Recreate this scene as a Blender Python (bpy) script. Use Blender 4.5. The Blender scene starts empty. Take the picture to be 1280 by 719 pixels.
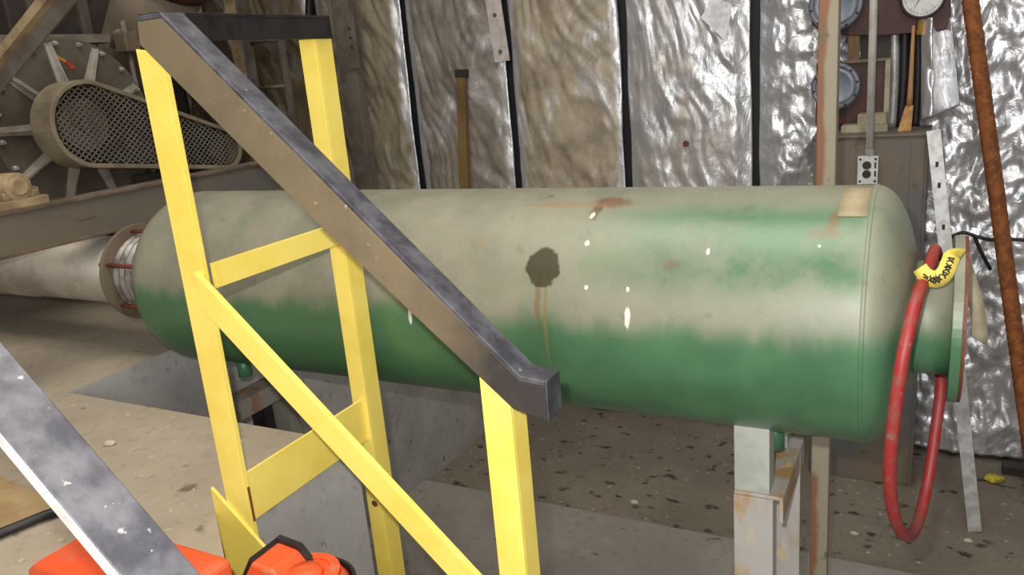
import bpy, bmesh, math, random
from mathutils import Vector, Matrix, noise
random.seed(7)
C = bpy.context.scene.collection
Z0 = 2.265            # eye height above the lower floor; coordinates below are given relative to the eye
F = 1000.0            # focal length in pixels of the 1280x719 frame
# rows: world X, Y, Z axes in camera coordinates (right, down, forward)
RX = Vector((0.88514447, 0.04927752, -0.46269967))
RY = Vector((0.45753373, -0.27327475, 0.84615826))
RZ = Vector((-0.08474756, -0.96067301, -0.26443376))
def at(x, y, ax, v):
    d = Vector((x - 640, y - 359.5, F)); w = Vector((RX @ d, RY @ d, RZ @ d)) if False else Vector((RX.dot(d), RY.dot(d), RZ.dot(d)))
    return w * (v / w[ax])

# ------------------------------------------------------------------ materials
def srgb(r, g, b):
    f = lambda c: (c/255/12.92) if c/255 <= .04045 else ((c/255+.055)/1.055)**2.4
    return (f(r), f(g), f(b), 1)
class N:
    def __init__(s, name):
        s.m = bpy.data.materials.new(name); s.m.use_nodes = True; s.t = s.m.node_tree; s.t.nodes.clear()
        s.out = s.n('ShaderNodeOutputMaterial'); s.b = s.n('ShaderNodeBsdfPrincipled'); s.l(s.b.outputs[0], s.out.inputs[0])
        s.tc = s.n('ShaderNodeTexCoord').outputs['Object']
    def n(s, t, **k):
        nd = s.t.nodes.new(t)
        for a, v in k.items(): setattr(nd, a, v)
        return nd
    def l(s, a, b): s.t.links.new(a, b)
    def put(s, sock, v):
        if hasattr(v, 'is_linked') or isinstance(v, bpy.types.NodeSocket): s.l(v, sock)
        else: sock.default_value = v
    def math(s, op, a, b=None, c=None, clamp=False):
        nd = s.n('ShaderNodeMath', operation=op, use_clamp=clamp)
        s.put(nd.inputs[0], a)
        if b is not None: s.put(nd.inputs[1], b)
        if c is not None: s.put(nd.inputs[2], c)
        return nd.outputs[0]
    def scale(s, v, k):
        nd = s.n('ShaderNodeVectorMath', operation='MULTIPLY'); s.put(nd.inputs[0], v); nd.inputs[1].default_value = k; return nd.outputs[0]
    def noise(s, sc, detail=5, rough=.6, stretch=None, dist=0, vec=None):
        nd = s.n('ShaderNodeTexNoise'); nd.inputs['Scale'].default_value = sc; nd.inputs['Detail'].default_value = detail
        nd.inputs['Roughness'].default_value = rough; nd.inputs['Distortion'].default_value = dist
        v = vec or s.tc
        if stretch: v = s.scale(v, stretch)
        s.l(v, nd.inputs['Vector']); return nd.outputs['Fac']
    def ramp(s, v, lo, hi, a=0., b=1., smooth=True):
        nd = s.n('ShaderNodeMapRange'); nd.interpolation_type = 'SMOOTHSTEP' if smooth else 'LINEAR'
        s.put(nd.inputs[0], v); nd.inputs[1].default_value = lo; nd.inputs[2].default_value = hi
        nd.inputs[3].default_value = a; nd.inputs[4].default_value = b; return nd.outputs[0]
    def mix(s, f, a, b):
        nd = s.n('ShaderNodeMix', data_type='RGBA'); s.put(nd.inputs[0], f); s.put(nd.inputs[6], a); s.put(nd.inputs[7], b); return nd.outputs[2]
    def fmix(s, f, a, b):
        nd = s.n('ShaderNodeMix', data_type='FLOAT'); s.put(nd.inputs[0], f); s.put(nd.inputs[2], a); s.put(nd.inputs[3], b); return nd.outputs[0]
    def xyz(s, vec=None):
        nd = s.n('ShaderNodeSeparateXYZ'); s.l(vec or s.tc, nd.inputs[0]); return nd.outputs
    def bump(s, h, strength=.3, dist=.01):
        nd = s.n('ShaderNodeBump'); nd.inputs['Strength'].default_value = strength; nd.inputs['Distance'].default_value = dist
        s.l(h, nd.inputs['Height']); s.l(nd.outputs[0], s.b.inputs['Normal'])
    def set(s, col, rough=.6, metal=0., spec=None):
        s.put(s.b.inputs['Base Color'], col); s.put(s.b.inputs['Roughness'], rough); s.put(s.b.inputs['Metallic'], metal)
        if spec is not None: s.put(s.b.inputs['Specular IOR Level'], spec)
        return s.m
def grime(name, c1, c2, sc=8, lo=.45, hi=.65, rough=.6, metal=0., bump=.15, c3=None, sc3=30, lo3=.62, hi3=.7, stretch=None, spec=None):
    s = N(name); f = s.ramp(s.noise(sc, stretch=stretch), lo, hi)
    col = s.mix(f, srgb(*c1), srgb(*c2))
    if c3: col = s.mix(s.ramp(s.noise(sc3, stretch=stretch), lo3, hi3), col, srgb(*c3))
    if bump: s.bump(s.noise(sc*4), bump, .004)
    return s.set(col, rough, metal, spec)
M = {}
M['yellow'] = grime('yellow_paint', (250, 226, 112), (242, 214, 92), 6, .4, .7, .42, 0, .05, (120, 92, 40), 38, .735, .77)
M['yellow_shaded'] = M['yellow']
M['black_paint'] = grime('worn_black_paint', (54, 54, 60), (92, 91, 95), 18, .36, .7, .45, 0, .2, (176, 170, 164), 62, .66, .76)
M['dusty_flash_rail'] = grime('dusty_rail_paint', (58, 52, 46), (112, 100, 80), 9, .35, .65, .5, 0, .2, (160, 140, 112), 50, .68, .74)
s_ = N('dusty_flash_rail_face'); X, Y, Z = s_.xyz(); n_ = s_.noise(8, 5, .6)
f = s_.math('ADD', s_.ramp(X, .16, -.10), s_.math('MULTIPLY', s_.math('SUBTRACT', n_, .5), 1.3), clamp=True)  # tan dust, with flash reflection painted in toward the upper end
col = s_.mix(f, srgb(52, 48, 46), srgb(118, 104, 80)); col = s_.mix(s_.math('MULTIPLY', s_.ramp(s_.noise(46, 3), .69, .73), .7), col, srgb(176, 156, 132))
s_.bump(s_.noise(50), .15, .004); M['dusty_flash_rail'] = s_.set(col, .5)
M['black_bar'] = grime('black_bar_paint', (22, 20, 20), (36, 32, 30), 12, .4, .6, .4, 0, .2, (110, 70, 50), 45, .66, .72)
M['rust_steel'] = grime('rusty_grey_steel', (150, 148, 136), (150, 92, 48), 7, .46, .6, .65, .1, .2, (172, 160, 140), 30, .6, .7, (1, 1, .25))
M['angle_steel'] = grime('angle_steel', (178, 174, 168), (176, 140, 88), 6, .44, .58, .6, .05, .2, (206, 184, 140), 26, .58, .7, (1, 1, .4))
M['rust'] = grime('brown_rust', (126, 66, 34), (96, 54, 34), 14, .4, .6, .8, 0, .3, (160, 90, 45), 40, .6, .7)
M['orange_rust'] = grime('orange_rust_pipe', (146, 84, 36), (112, 62, 28), 24, .4, .62, .75, 0, .5, (176, 108, 54), 60, .6, .68)
M['grey_paint'] = grime('pale_grey_paint', (178, 182, 172), (164, 168, 158), 12, .4, .6, .55, 0, .05)
M['cab_grey'] = grime('cabinet_grey', (96, 96, 96), (112, 100, 84), 3, .4, .6, .6, 0, .06, (84, 76, 66), 10, .6, .72)
M['galv'] = grime('galvanised_steel', (190, 190, 188), (166, 164, 160), 20, .4, .6, .42, .3, .05)
M['galv_dusty'] = grime('dusty_galvanised', (168, 160, 146), (142, 132, 116), 6, .4, .65, .5, .35, .08, (190, 180, 150), 12, .6, .7)
M['fan_metal'] = grime('fan_dark_steel', (96, 90, 78), (78, 71, 60), 5, .4, .65, .45, .25, .06)
M['fan_rib'] = grime('fan_rib_steel', (172, 166, 154), (144, 136, 122), 8, .4, .65, .3, .35, .04)
M['guard_rim'] = grime('guard_rim_steel', (150, 138, 112), (126, 114, 92), 6, .4, .65, .45, .3, .05)
M['guard_mesh'] = grime('guard_mesh_steel', (140, 134, 122), (120, 112, 100), 10, .4, .6, .5, .4, 0)
M['beam'] = grime('dusty_beam_steel', (108, 104, 98), (122, 112, 96), 5, .4, .62, .5, .3, .08, (70, 62, 54), 16, .6, .72, (.2, .2, 1))
M['beam_flange'] = grime('beam_flange_dust', (110, 94, 76), (84, 70, 56), 9, .4, .62, .7, 0, .2)
M['tan_dust'] = grime('tan_dust', (168, 146, 110), (132, 110, 82), 8, .4, .62, .7, 0, .15)
M['grey_angle'] = grime('grey_brown_angle', (118, 110, 100), (100, 90, 78), 8, .4, .62, .6, .1, .1)
M['duct'] = grime('beige_duct', (122, 108, 88), (92, 80, 62), 4, .4, .65, .6, .1, .1)
M['dark'] = grime('dark_brown_steel', (58, 49, 42), (44, 38, 34), 5, .4, .6, .7, 0, .1)
M['black'] = grime('black_rubber', (22, 22, 24), (36, 34, 34), 20, .4, .6, .5, 0, .05)
M['red_hose'] = grime('red_rubber_hose', (154, 44, 42), (136, 76, 66), 26, .42, .66, .5, 0, .08, (136, 96, 80), 34, .62, .72)
M['redrod'] = grime('red_brown_rod', (124, 58, 40), (100, 48, 36), 30, .4, .6, .6, 0, .05)
M['orange'] = grime('orange_plastic', (226, 84, 40), (208, 92, 56), 10, .45, .65, .4, 0, .05, (170, 120, 92), 26, .62, .72)
M['tag'] = grime('yellow_tag_vinyl', (222, 204, 92), (206, 184, 76), 40, .45, .65, .45, 0, .02)
M['ink'] = grime('black_marker_ink', (30, 28, 24), (40, 36, 30), 20, .4, .6, .7, 0, 0)
M['white'] = grime('white_plate', (214, 214, 210), (196, 194, 188), 20, .4, .6, .45, 0, 0)
M['pinkwhite'] = grime('pale_metal_strip', (208, 198, 192), (190, 176, 168), 14, .4, .6, .5, 0, .04)
M['dialface'] = grime('blue_grey_dial', (150, 158, 172), (136, 144, 158), 8, .4, .6, .4, .1, .02)
M['dialrim'] = grime('grey_dial_rim', (126, 132, 142), (104, 108, 116), 10, .4, .6, .4, .2, .02)
M['redbrown'] = grime('red_brown_board', (74, 34, 24), (60, 28, 20), 8, .4, .6, .55, 0, .1)
M['cream'] = grime('cream_box', (168, 158, 132), (148, 136, 110), 12, .4, .6, .6, 0, .04)
M['wood'] = grime('old_wood', (126, 98, 58), (104, 78, 46), 12, .4, .62, .7, 0, .15, None, stretch=(1, 1, .15))
M['wood_light'] = grime('light_wood', (176, 132, 84), (152, 110, 68), 12, .4, .62, .6, 0, .1, None, stretch=(1, 1, .15))
M['brush'] = grime('brush_bristle', (196, 150, 92), (168, 122, 72), 30, .4, .6, .8, 0, .2)
M['brass'] = grime('brass', (166, 128, 52), (140, 104, 44), 20, .4, .6, .4, .7, 0)
M['card'] = grime('brown_cardboard', (172, 146, 104), (150, 122, 84), 5, .4, .65, .85, 0, .1)
M['stone'] = grime('pale_stone', (196, 186, 160), (168, 156, 132), 20, .4, .6, .9, 0, .3)
M['scrap'] = grime('yellow_scrap', (196, 176, 48), (150, 130, 40), 30, .4, .6, .7, 0, .1)
M['arrow'] = grime('red_arrow', (176, 40, 26), (160, 60, 26), 10, .4, .6, .5, 0, 0)
M['arrow_tail'] = grime('amber_arrow_tail', (182, 122, 40), (160, 96, 34), 10, .4, .6, .5, 0, 0)
M['tape'] = grime('tan_tape', (172, 156, 124), (158, 144, 114), 20, .4, .6, .7, 0, 0)
M['green'] = grime('green_paint', (62, 110, 76), (54, 98, 68), 5, .4, .6, .38, 0, .02)
M['silver_bellows'] = grime('silver_bellows', (160, 156, 150), (116, 108, 100), 20, .45, .65, .4, .5, .1)
M['wallback'] = grime('dark_wall_sheet', (22, 24, 30), (16, 17, 22), 4, .4, .6, .6, 0, .05)
M['wallleft'] = grime('dark_side_wall', (62, 52, 42), (48, 40, 33), 2, .4, .6, .8, 0, .1)

def floor_mat(name, base, alt, spot, spot_amt, sc=2.2, rough=.85, pale=None):
    s = N(name)
    big = s.ramp(s.noise(sc, 6, .62), .36, .66)
    col = s.mix(big, srgb(*base), srgb(*alt))
    fine = s.ramp(s.noise(26, 6, .7), .5, .75, 0, .5)
    col = s.mix(fine, col, srgb(*[int(c*.8) for c in alt]))
    if spot_amt:
        n = s.noise(10.5, 3, .5, (1, 1.25, 1), 0)
        msk = s.ramp(n, .70-spot_amt, .80-spot_amt)
        n2 = s.ramp(s.noise(22, 3, .6, (1, 1.4, 1)), .64, .76)
        gate = s.ramp(s.noise(3.1, 2), .42, .55)
        col = s.mix(s.math('MULTIPLY', s.math('MAXIMUM', msk, s.math('MULTIPLY', n2, gate)), .85), col, srgb(*spot))
    if pale:
        col = s.mix(s.math('MULTIPLY', s.ramp(s.noise(34, 2, .5), .69, .73), .8), col, srgb(*pale))
    s.bump(s.noise(60, 6, .7), .25, .004)
    return s.set(col, rough, 0, .25)
M['floor_dusty'] = floor_mat('dusty_beige_concrete', (174, 161, 141), (162, 148, 128), (104, 92, 78), .02, pale=(196, 184, 158))
M['floor_low'] = floor_mat('dusty_brown_concrete', (126, 117, 104), (114, 105, 93), (46, 40, 34), .105, pale=(176, 166, 150))
M['pad'] = floor_mat('grey_pad_concrete', (142, 136, 128), (128, 122, 115), (84, 77, 70), .03)
M['conc_grey'] = floor_mat('clean_grey_concrete', (178, 176, 172), (160, 158, 153), (88, 82, 76), .03, 3)

def tank_mat(cz, shift=0.):
    s = N('tank_dusty_green'); X, Y, Z = s.xyz()
    zr = s.math('SUBTRACT', Z, cz-shift)                                  # height above the tank axis
    wob = s.math('MULTIPLY', s.math('SUBTRACT', s.noise(3.2, 5, .6), .5), .14)
    streak = s.math('MULTIPLY', s.math('SUBTRACT', s.noise(9, 4, .6, (1.6, .2, .2)), .5), .07)
    h = s.math('ADD', s.math('ADD', zr, wob), streak)
    dust = s.ramp(h, -.008, .062)
    dust = s.math('MULTIPLY', dust, s.ramp(s.noise(9, 9, .72), .25, .62, .70, .97))
    # wiped patch towards the right end
    px = s.math('MULTIPLY', s.ramp(X, .30, .80), s.ramp(X, 1.03, 1.07, 1, .1)); pz = s.math('MULTIPLY', s.ramp(zr, .08, .17), s.ramp(zr, .25, .285, 1, 0))
    wipe = s.math('MULTIPLY', s.math('MULTIPLY', px, pz), s.ramp(s.noise(6, 9, .7), .34, .58, .34, .92))
    dust = s.math('MULTIPLY', dust, s.math('SUBTRACT', 1., wipe), clamp=True)
    g = s.mix(s.ramp(s.noise(5, 4), .35, .7), srgb(80, 120, 87), srgb(68, 106, 75))
    g = s.mix(s.ramp(X, .6, -.6, 0, .5), g, srgb(72, 112, 70))
    d = s.mix(s.ramp(s.noise(5, 6, .6), .35, .7), srgb(147, 140, 122), srgb(128, 124, 107))
    d = s.mix(s.ramp(X, -.1, .9, 0, .55), d, srgb(136, 140, 120))
    d = s.mix(s.math('MULTIPLY', s.ramp(s.noise(24, 7, .7), .56, .70), .55), d, srgb(112, 110, 92))
    col = s.mix(dust, g, d)
    rough = s.fmix(dust, .30, .5)
    def spot(c, r, edge=.35, namt=.5, nsc=18):
        v = s.n('ShaderNodeVectorMath', operation='SUBTRACT'); s.l(s.tc, v.inputs[0]); v.inputs[1].default_value = c
        ln = s.n('ShaderNodeVectorMath', operation='LENGTH'); s.l(s.scale(v.outputs[0], [1/a for a in r]), ln.inputs[0])
        e = s.math('ADD', ln.outputs['Value'], s.math('MULTIPLY', s.math('SUBTRACT', s.noise(nsc, 6, .65), .5), namt*2))
        return s.ramp(e, 1.0-edge*.5, 1.0+edge*.5, 1, 0)
    ox, oy = -1.17, 1.905
    loc = lambda x, y, z: (x-ox, y-oy, z+.61+cz)
    # streak running down from the wet splat
    for c, r, colr, a in [((-.822, 1.63, -.53), (.008, .05, .07), (118, 98, 56), .7), ((-.802, 1.615, -.565), (.005, .06, .13), (130, 112, 70), .6),
                          ((-.69, 1.81, -.335), (.045, .04, .010), (112, 74, 42), .75), ((-.72, 1.785, -.35), (.012, .04, .028), (96, 74, 50), .8),
                          ((-.80, 1.80, -.34), (.12, .02, .006), (150, 116, 72), .5), ((-.87, 1.83, -.32), (.012, .02, .006), (80, 62, 50), .8),
                          ((-.185, 1.745, -.365), (.012, .04, .026), (128, 84, 50), .5), ((-.20, 1.72, -.385), (.035, .03, .010), (122, 90, 58), .45),
                          ((-.51, 1.66, -.445), (.02, .02, .012), (112, 88, 60), .5), ((-1.0, 1.69, -.41), (.01, .02, .03), (140, 120, 90), .5)]:
        col = s.mix(s.math('MULTIPLY', spot(loc(*c), r, .8, 1.0, 34), a), col, srgb(*colr))
    wet = spot(loc(-.815, 1.655, -.46), (.043, .07, .047), .2, .5, 24)
    col = s.mix(s.math('MULTIPLY', wet, .9), col, srgb(62, 60, 42)); rough = s.fmix(wet, rough, .12)
    for c, r in [((-.598, 1.617, -.562), (.0065, .03, .026)), ((-.725, 1.77, -.365), (.007, .02, .014)), ((-.60, 1.63, -.50), (.004, .02, .006)),
                 ((-.715, 1.7, -.41), (.006, .03, .006)), ((-.70, 1.63, -.50), (.005, .02, .006)), ((-.205, 1.69, -.405), (.003, .02, .003)),
                 ((-1.19, 1.614, -.60), (.006, .02, .02)), ((-.43, 1.68, -.42), (.004, .02, .006))]:
        col = s.mix(spot(loc(*c), r, .4, .85, 70), col, srgb(214, 214, 202))
    s.bump(s.noise(40, 4, .6), .05, .003)
    return s.set(col, rough, 0, .5)

def foil_mat(name, hw, dust, dcol, st=(1.5, 1, .55), silver=(232, 232, 234), edge=.80, rough=.36):
    s = N(name); X, Y, Z = s.xyz()
    e = s.ramp(s.math('ADD', s.math('DIVIDE', s.math('ABSOLUTE', X), hw), s.math('MULTIPLY', s.math('SUBTRACT', s.noise(4, 3), .5), .35)), edge-.04, edge+.10, 1, .06)
    n = s.ramp(s.noise(3.0, 6, .68, (1.2, 1, .7), .6), .62-.45*dust, .88-.45*dust)
    f = s.math('MULTIPLY', s.math('MULTIPLY', n, e), min(1., .35+dust))
    lowz = s.ramp(Z, .9, 1.75, .55, 1)                              # the lowest metre stayed shinier
    d = s.mix(s.ramp(s.noise(7, 5, .6), .4, .7), srgb(*dcol), srgb(*[int(c*.84) for c in dcol]))
    col = s.mix(f, srgb(*silver), d)
    bh = s.math('ADD', s.noise(13, 4, .6, st, 1.0), s.math('MULTIPLY', s.noise(60, 3), .18))
    s.bump(bh, .42, .016)
    return s.set(col, s.fmix(f, rough, .62), s.fmix(f, .74, .10))

# ------------------------------------------------------------------ mesh building
class MB:
    def __init__(s): s.v = []; s.f = []; s.mi = []; s.sm = []
    def add(s, vs, fs, mi=0, smooth=False):
        o = len(s.v); s.v += [Vector(v) for v in vs]
        for f in fs: s.f.append([o+i for i in f]); s.mi.append(mi); s.sm.append(smooth)
        return s
    def box(s, x0, x1, y0, y1, z0, z1, mi=0):
        vs = [(x, y, z) for z in (z0, z1) for y in (y0, y1) for x in (x0, x1)]
        return s.add(vs, [(0, 2, 3, 1), (4, 5, 7, 6), (0, 1, 5, 4), (2, 6, 7, 3), (0, 4, 6, 2), (1, 3, 7, 5)], mi)
    def prism(s, poly, vec, mi=0):                                  # planar polygon of 3-D points swept along vec
        n = len(poly); a = [Vector(p) for p in poly]; v = Vector(vec)
        fs = [tuple(range(n))[::-1], tuple(range(n, 2*n))] + [(i, (i+1) % n, n+(i+1) % n, n+i) for i in range(n)]
        return s.add(a+[p+v for p in a], fs, mi)
    def bar(s, p0, p1, prof, up=(0, 0, 1), mi=0):                   # profile polygon (side, up) swept from p0 to p1
        p0 = Vector(p0); p1 = Vector(p1); d = (p1-p0).normalized(); sd = d.cross(Vector(up)).normalized(); u = sd.cross(d)
        return s.prism([p0+sd*a+u*b for a, b in prof], p1-p0, mi)
    def tube(s, pts, r, seg=12, mi=0, closed=False, caps=True):
        P = [Vector(p) for p in pts]; n = len(P); rr = r if isinstance(r, (list, tuple)) else [r]*n
        T = []
        for i in range(n):
            a = P[(i-1) % n] if closed or i else P[0]; b = P[(i+1) % n] if closed or i < n-1 else P[-1]
            T.append((b-a).normalized())
        u = T[0].orthogonal().normalized(); vs = []
        for i in range(n):
            u = (u - T[i]*u.dot(T[i])).normalized(); w = T[i].cross(u)
            for k in range(seg):
                a = 2*math.pi*k/seg; vs.append(P[i]+(u*math.cos(a)+w*math.sin(a))*rr[i])
        fs = []
        for i in range(n if closed else n-1):
            j = (i+1) % n
            for k in range(seg): fs.append((i*seg+k, i*seg+(k+1) % seg, j*seg+(k+1) % seg, j*seg+k))
        o = len(s.f); s.add(vs, fs, mi, True)
        if caps and not closed:
            b = len(s.v)-len(vs); s.f += [[b+k for k in range(seg)][::-1], [b+(n-1)*seg+k for k in range(seg)]]; s.mi += [mi, mi]; s.sm += [False, False]
        return s
    def lathe(s, prof, org, ax, seg=48, mi=0, caps=True, smooth=True):        # prof: (t along the axis, radius)
        org = Vector(org); ax = Vector(ax).normalized(); u = ax.orthogonal().normalized(); w = ax.cross(u); vs = []
        for t, r in prof:
            for k in range(seg):
                a = 2*math.pi*k/seg; vs.append(org+ax*t+(u*math.cos(a)+w*math.sin(a))*r)
        fs = [(i*seg+k, i*seg+(k+1) % seg, (i+1)*seg+(k+1) % seg, (i+1)*seg+k) for i in range(len(prof)-1) for k in range(seg)]
        s.add(vs, fs, mi, smooth)
        if caps:
            b = len(s.v)-len(vs); e = b+(len(prof)-1)*seg
            s.f += [[b+k for k in range(seg)][::-1], [e+k for k in range(seg)]]; s.mi += [mi]*2; s.sm += [False]*2
        return s
    def ring(s, org, ax, t0, t1, ri, ro, seg=48, mi=0):
        return s.lathe([(t0, ri), (t0, ro), (t1, ro), (t1, ri), (t0, ri)], org, ax, seg, mi, False, False)
    def build(s, name, mat, parent=None, bev=0, base=None, label=None, autosmooth=35):
        if base is None:
            if parent is not None:
                w = Vector((0, 0, 0)); p = parent
                while p: w += Vector(p.location); p = p.parent
                base = w - Vector((0, 0, Z0))
            else:
                xs = [v.x for v in s.v]; ys = [v.y for v in s.v]
                base = Vector(((min(xs)+max(xs))/2, (min(ys)+max(ys))/2, min(v.z for v in s.v)))
        me = bpy.data.meshes.new(name)
        me.from_pydata([v-base for v in s.v], [], s.f)
        ms = mat if isinstance(mat, (list, tuple)) else [mat]
        for m in ms: me.materials.append(m)
        for p, mi, sm in zip(me.polygons, s.mi, s.sm): p.material_index = mi; p.use_smooth = sm
        bm = bmesh.new(); bm.from_mesh(me); bmesh.ops.recalc_face_normals(bm, faces=bm.faces); bm.to_mesh(me); bm.free()
        for e in ():
            pass
        o = bpy.data.objects.new(name, me); C.objects.link(o)
        if parent is not None:
            o.parent = parent
            q = parent; off = Vector((0, 0, 0))
            o.location = base + Vector((0, 0, Z0)) - worldloc(parent)
        else: o.location = base + Vector((0, 0, Z0))
        if bev:
            b = o.modifiers.new('bevel', 'BEVEL'); b.width = bev; b.segments = 2; b.limit_method = 'ANGLE'; b.angle_limit = math.radians(40)
        if label: o['label'] = label
        return o
def worldloc(p):
    w = Vector((0, 0, 0))
    while p: w += Vector(p.location); p = p.parent
    return w
def thing(name, loc, label, cat, group=None):
    o = bpy.data.objects.new(name, None); C.objects.link(o); o.empty_display_size = .1
    o.location = Vector(loc)+Vector((0, 0, Z0)); return tag(o, label, cat, group)
def tag(o, label, cat, group=None):
    o['label'] = label; o['category'] = cat
    if group: o['group'] = group
    return o
def structure(o): o['kind'] = 'structure'; return o
def sq(w, h=None): h = w if h is None else h; return [(-w/2, -h/2), (w/2, -h/2), (w/2, h/2), (-w/2, h/2)]
def smoothpath(P, k=6):
    P = [Vector(p) for p in P]; out = []
    for i in range(len(P)-1):
        a = P[max(i-1, 0)]; b = P[i]; c = P[i+1]; d = P[min(i+2, len(P)-1)]
        for j in range(k):
            t = j/k; out.append(.5*((2*b)+(c-a)*t+(2*a-5*b+4*c-d)*t*t+(3*b-a-3*c+d)*t**3))
    return out+[P[-1]]

# ------------------------------------------------------------------ the setting
ZL = -2.265; ZU = -.915; ZP = ZL+.03; YW = 4.66; XC = -2.523; YR = 1.481
structure(MB().box(-5.4, 3.4, -2.5, 5.0, ZL-.2, ZL).build('floor', M['floor_low']))
# raised upper floor: dusty on top, bare concrete on its upright faces
poly = [(-5.4, -2.5), (-1.08, -2.5), (-1.08, .86), (-1.2, .925), (-1.425, 1.10), (-1.42, 1.106), (-1.32, 1.106), (-1.32, YR), (XC, YR), (XC, 4.9), (-5.4, 4.9)]
u = MB(); n = len(poly)
vs = [(x, y, ZL) for x, y in poly]+[(x, y, ZU) for x, y in poly]
u.add(vs, [tuple(range(n, 2*n))], 0); u.add(vs, [(i, (i+1) % n, n+(i+1) % n, n+i) for i in range(n)]+[tuple(range(n))[::-1]], 1)
structure(u.build('floor_upper', [M['floor_dusty'], M['conc_grey']]))
structure(MB().box(XC+.004, 2.6, 1.12, 3.36, ZL, ZP).build('floor_pad', M['pad']))
structure(MB().box(-5.4, 3.4, YW+.02, YW+.12, ZL, 2.2).build('wall_back', M['wallback']))
structure(MB().box(-5.5, -5.4, -2.5, YW+.1, ZL, 2.2).build('wall_left', M['wallleft']))
structure(MB().box(3.4, 3.5, -2.5, YW+.1, ZL, 2.2).build('wall_right', M['wallleft']))

# ------------------------------------------------------------------ foil insulation panels between the dark seams
def foil_panel(x0, x1, z0, z1, amp, crink, seed, mat, label, nx=70, nz=200, skew=.35, bulge=.05):
    hw = (x1-x0)/2; xc = (x0+x1)/2; vs = []; off = Vector((seed*13.7, seed*5.1, seed*3.3))
    for j in range(nz+1):
        for i in range(nx+1):
            uu = i/nx; z = z0+(z1-z0)*j/nz; x = x0+(x1-x0)*uu
            x += .010*noise.noise(Vector((seed, z*2.5, i > nx/2)))*(abs(2*uu-1)**4)
            d = bulge*(1-abs(2*uu-1)**3.2)*(.75+.5*noise.noise(Vector((seed, z*1.3, 3.3))))
            q = Vector((x*8+z*skew*9+1.4*noise.noise(Vector((x*2, z*2, seed))), z*1.9-x*1.6, 0))+off
            d += amp*(1.1*noise.noise(q)+.7*(1-2*abs(noise.noise(q*1.7+Vector((4, 2, 9)))))+.35*noise.noise(q*3.6))
            q2 = Vector((x*11, z*9, 1.7))+off
            w = noise.noise(q2*.6)
            d += crink*(1.2*noise.noise(q2*.42+Vector((w, w, 0)))+.55*(1-2*abs(noise.noise(q2*.8+Vector((w*.6, 0, 0)))))+.22*(1-2*abs(noise.noise(q2*1.9)))+.10*noise.noise(q2*4.5))
            d *= min(1, 8*min(uu, 1-uu)+.15)
            vs.append((x, YW-.01-max(d, -.005), z))
    fs = [(j*(nx+1)+i, j*(nx+1)+i+1, (j+1)*(nx+1)+i+1, (j+1)*(nx+1)+i) for j in range(nz) for i in range(nx)]
    o = MB().add(vs, fs, 0, True).build('foil_insulation_panel', mat, base=Vector((xc, YW, z0)))
    sd = o.modifiers.new('thick', 'SOLIDIFY'); sd.thickness = .004; sd.offset = 1
    return tag(o, label, 'insulation', 'foil insulation panels on the back wall')
g = .024
S = [-5.36, -4.68, -3.93, -3.175, -2.421, -1.660, -.908, -.15, .62, 1.38, 2.14]
spec = [(.95, .016, .010, (96, 82, 62), 'dark brown dusty foil insulation in the corner behind the blower'),
        (.95, .018, .008, (128, 112, 86), 'brown dusty foil insulation panel behind the wall ladder'),
        (.9, .018, .006, (150, 138, 116), 'tan dusty foil insulation panel right of the rear yellow post'),
        (.85, .020, .006, (146, 136, 124), 'grey brown foil insulation panel with the brown stick against it'),
        (.82, .022, .007, (178, 164, 140), 'tan creased foil insulation panel right of the pale perforated strip'),
        (.50, .014, .012, (170, 156, 134), 'half silver foil insulation panel with a small brown hole'),
        (.16, .004, .030, (150, 140, 126), 'crumpled bright silver foil insulation panel behind the rusty square pole'),
        (.05, .006, .030, (150, 144, 134), 'bright silver foil insulation panel behind the leaning rusty pipe'),
        (.05, .006, .028, (150, 144, 134), 'silver foil insulation panel right of the leaning rusty pipe'),
        (.2, .016, .02, (150, 144, 134), 'silver foil insulation panel far right along the wall')]
panels = []
for i, (du, am, cr, dc, lb) in enumerate(spec):
    m = foil_mat('foil_%d' % i, (S[i+1]-S[i])/2, du, dc, (1, 1, .9) if i > 5 else (1.5, 1, .55))
    panels.append(foil_panel(S[i]+g, S[i+1]-g, (ZU if S[i+1] < -2.6 else ZL)+.03, 1.3, am, cr, i+1.3, m, lb, nx=90 if i > 4 else 60, nz=260 if i > 4 else 180))
# small torn flap and brown hole on the half silver panel
p5 = panels[5]
h = at(857, 180, 1, 4.585)
MB().lathe([(0, .001), (.003, .012), (.005, .016), (.008, .019), (.009, .010)], h, (.5, -1, .3), 7).build('hole_patch', M['rust'], p5)
fl = MB()
a, b_, c_, d_ = at(876, 22, 1, 4.53), at(893, -4, 1, 4.55), at(915, 6, 1, 4.57), at(908, 52, 1, 4.56)
fl.prism([a, b_, c_, d_], (0, -.004, 0)); fl.build('torn_flap', M['galv'], p5)

# ------------------------------------------------------------------ the green pressure tank
AY, AZ, R = 1.905, -.610, .292
XL, XR = -2.235, -.115
tank = thing('pressure_tank', (-1.17, AY, AZ-R), 'long horizontal dusty green steel pressure tank behind the yellow stair rail', 'tank')
def head(x, sgn, depth, n=14): return [(x+sgn*depth*math.sin(i/n*math.pi/2), R*math.cos(i/n*math.pi/2)**(.86)) for i in range(1, n)]
prof = [(x, r) for x, r in head(XL, -1, .15)][::-1]+[(XL+(XR-XL)*i/40, R) for i in range(41)]+[(x, max(r, .02)) for x, r in head(XR, 1, .095)]
MB().lathe(prof, (0, AY, AZ), (1, 0, 0), 96).build('shell', tank_mat(R), tank)
MB().lathe([(XR-.006, R-.002), (XR-.003, R+.0025), (XR+.003, R+.0025), (XR+.006, R-.002)], (0, AY, AZ), (1, 0, 0), 96, caps=False).build('weld_seam', tank_mat(R), tank)
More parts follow.
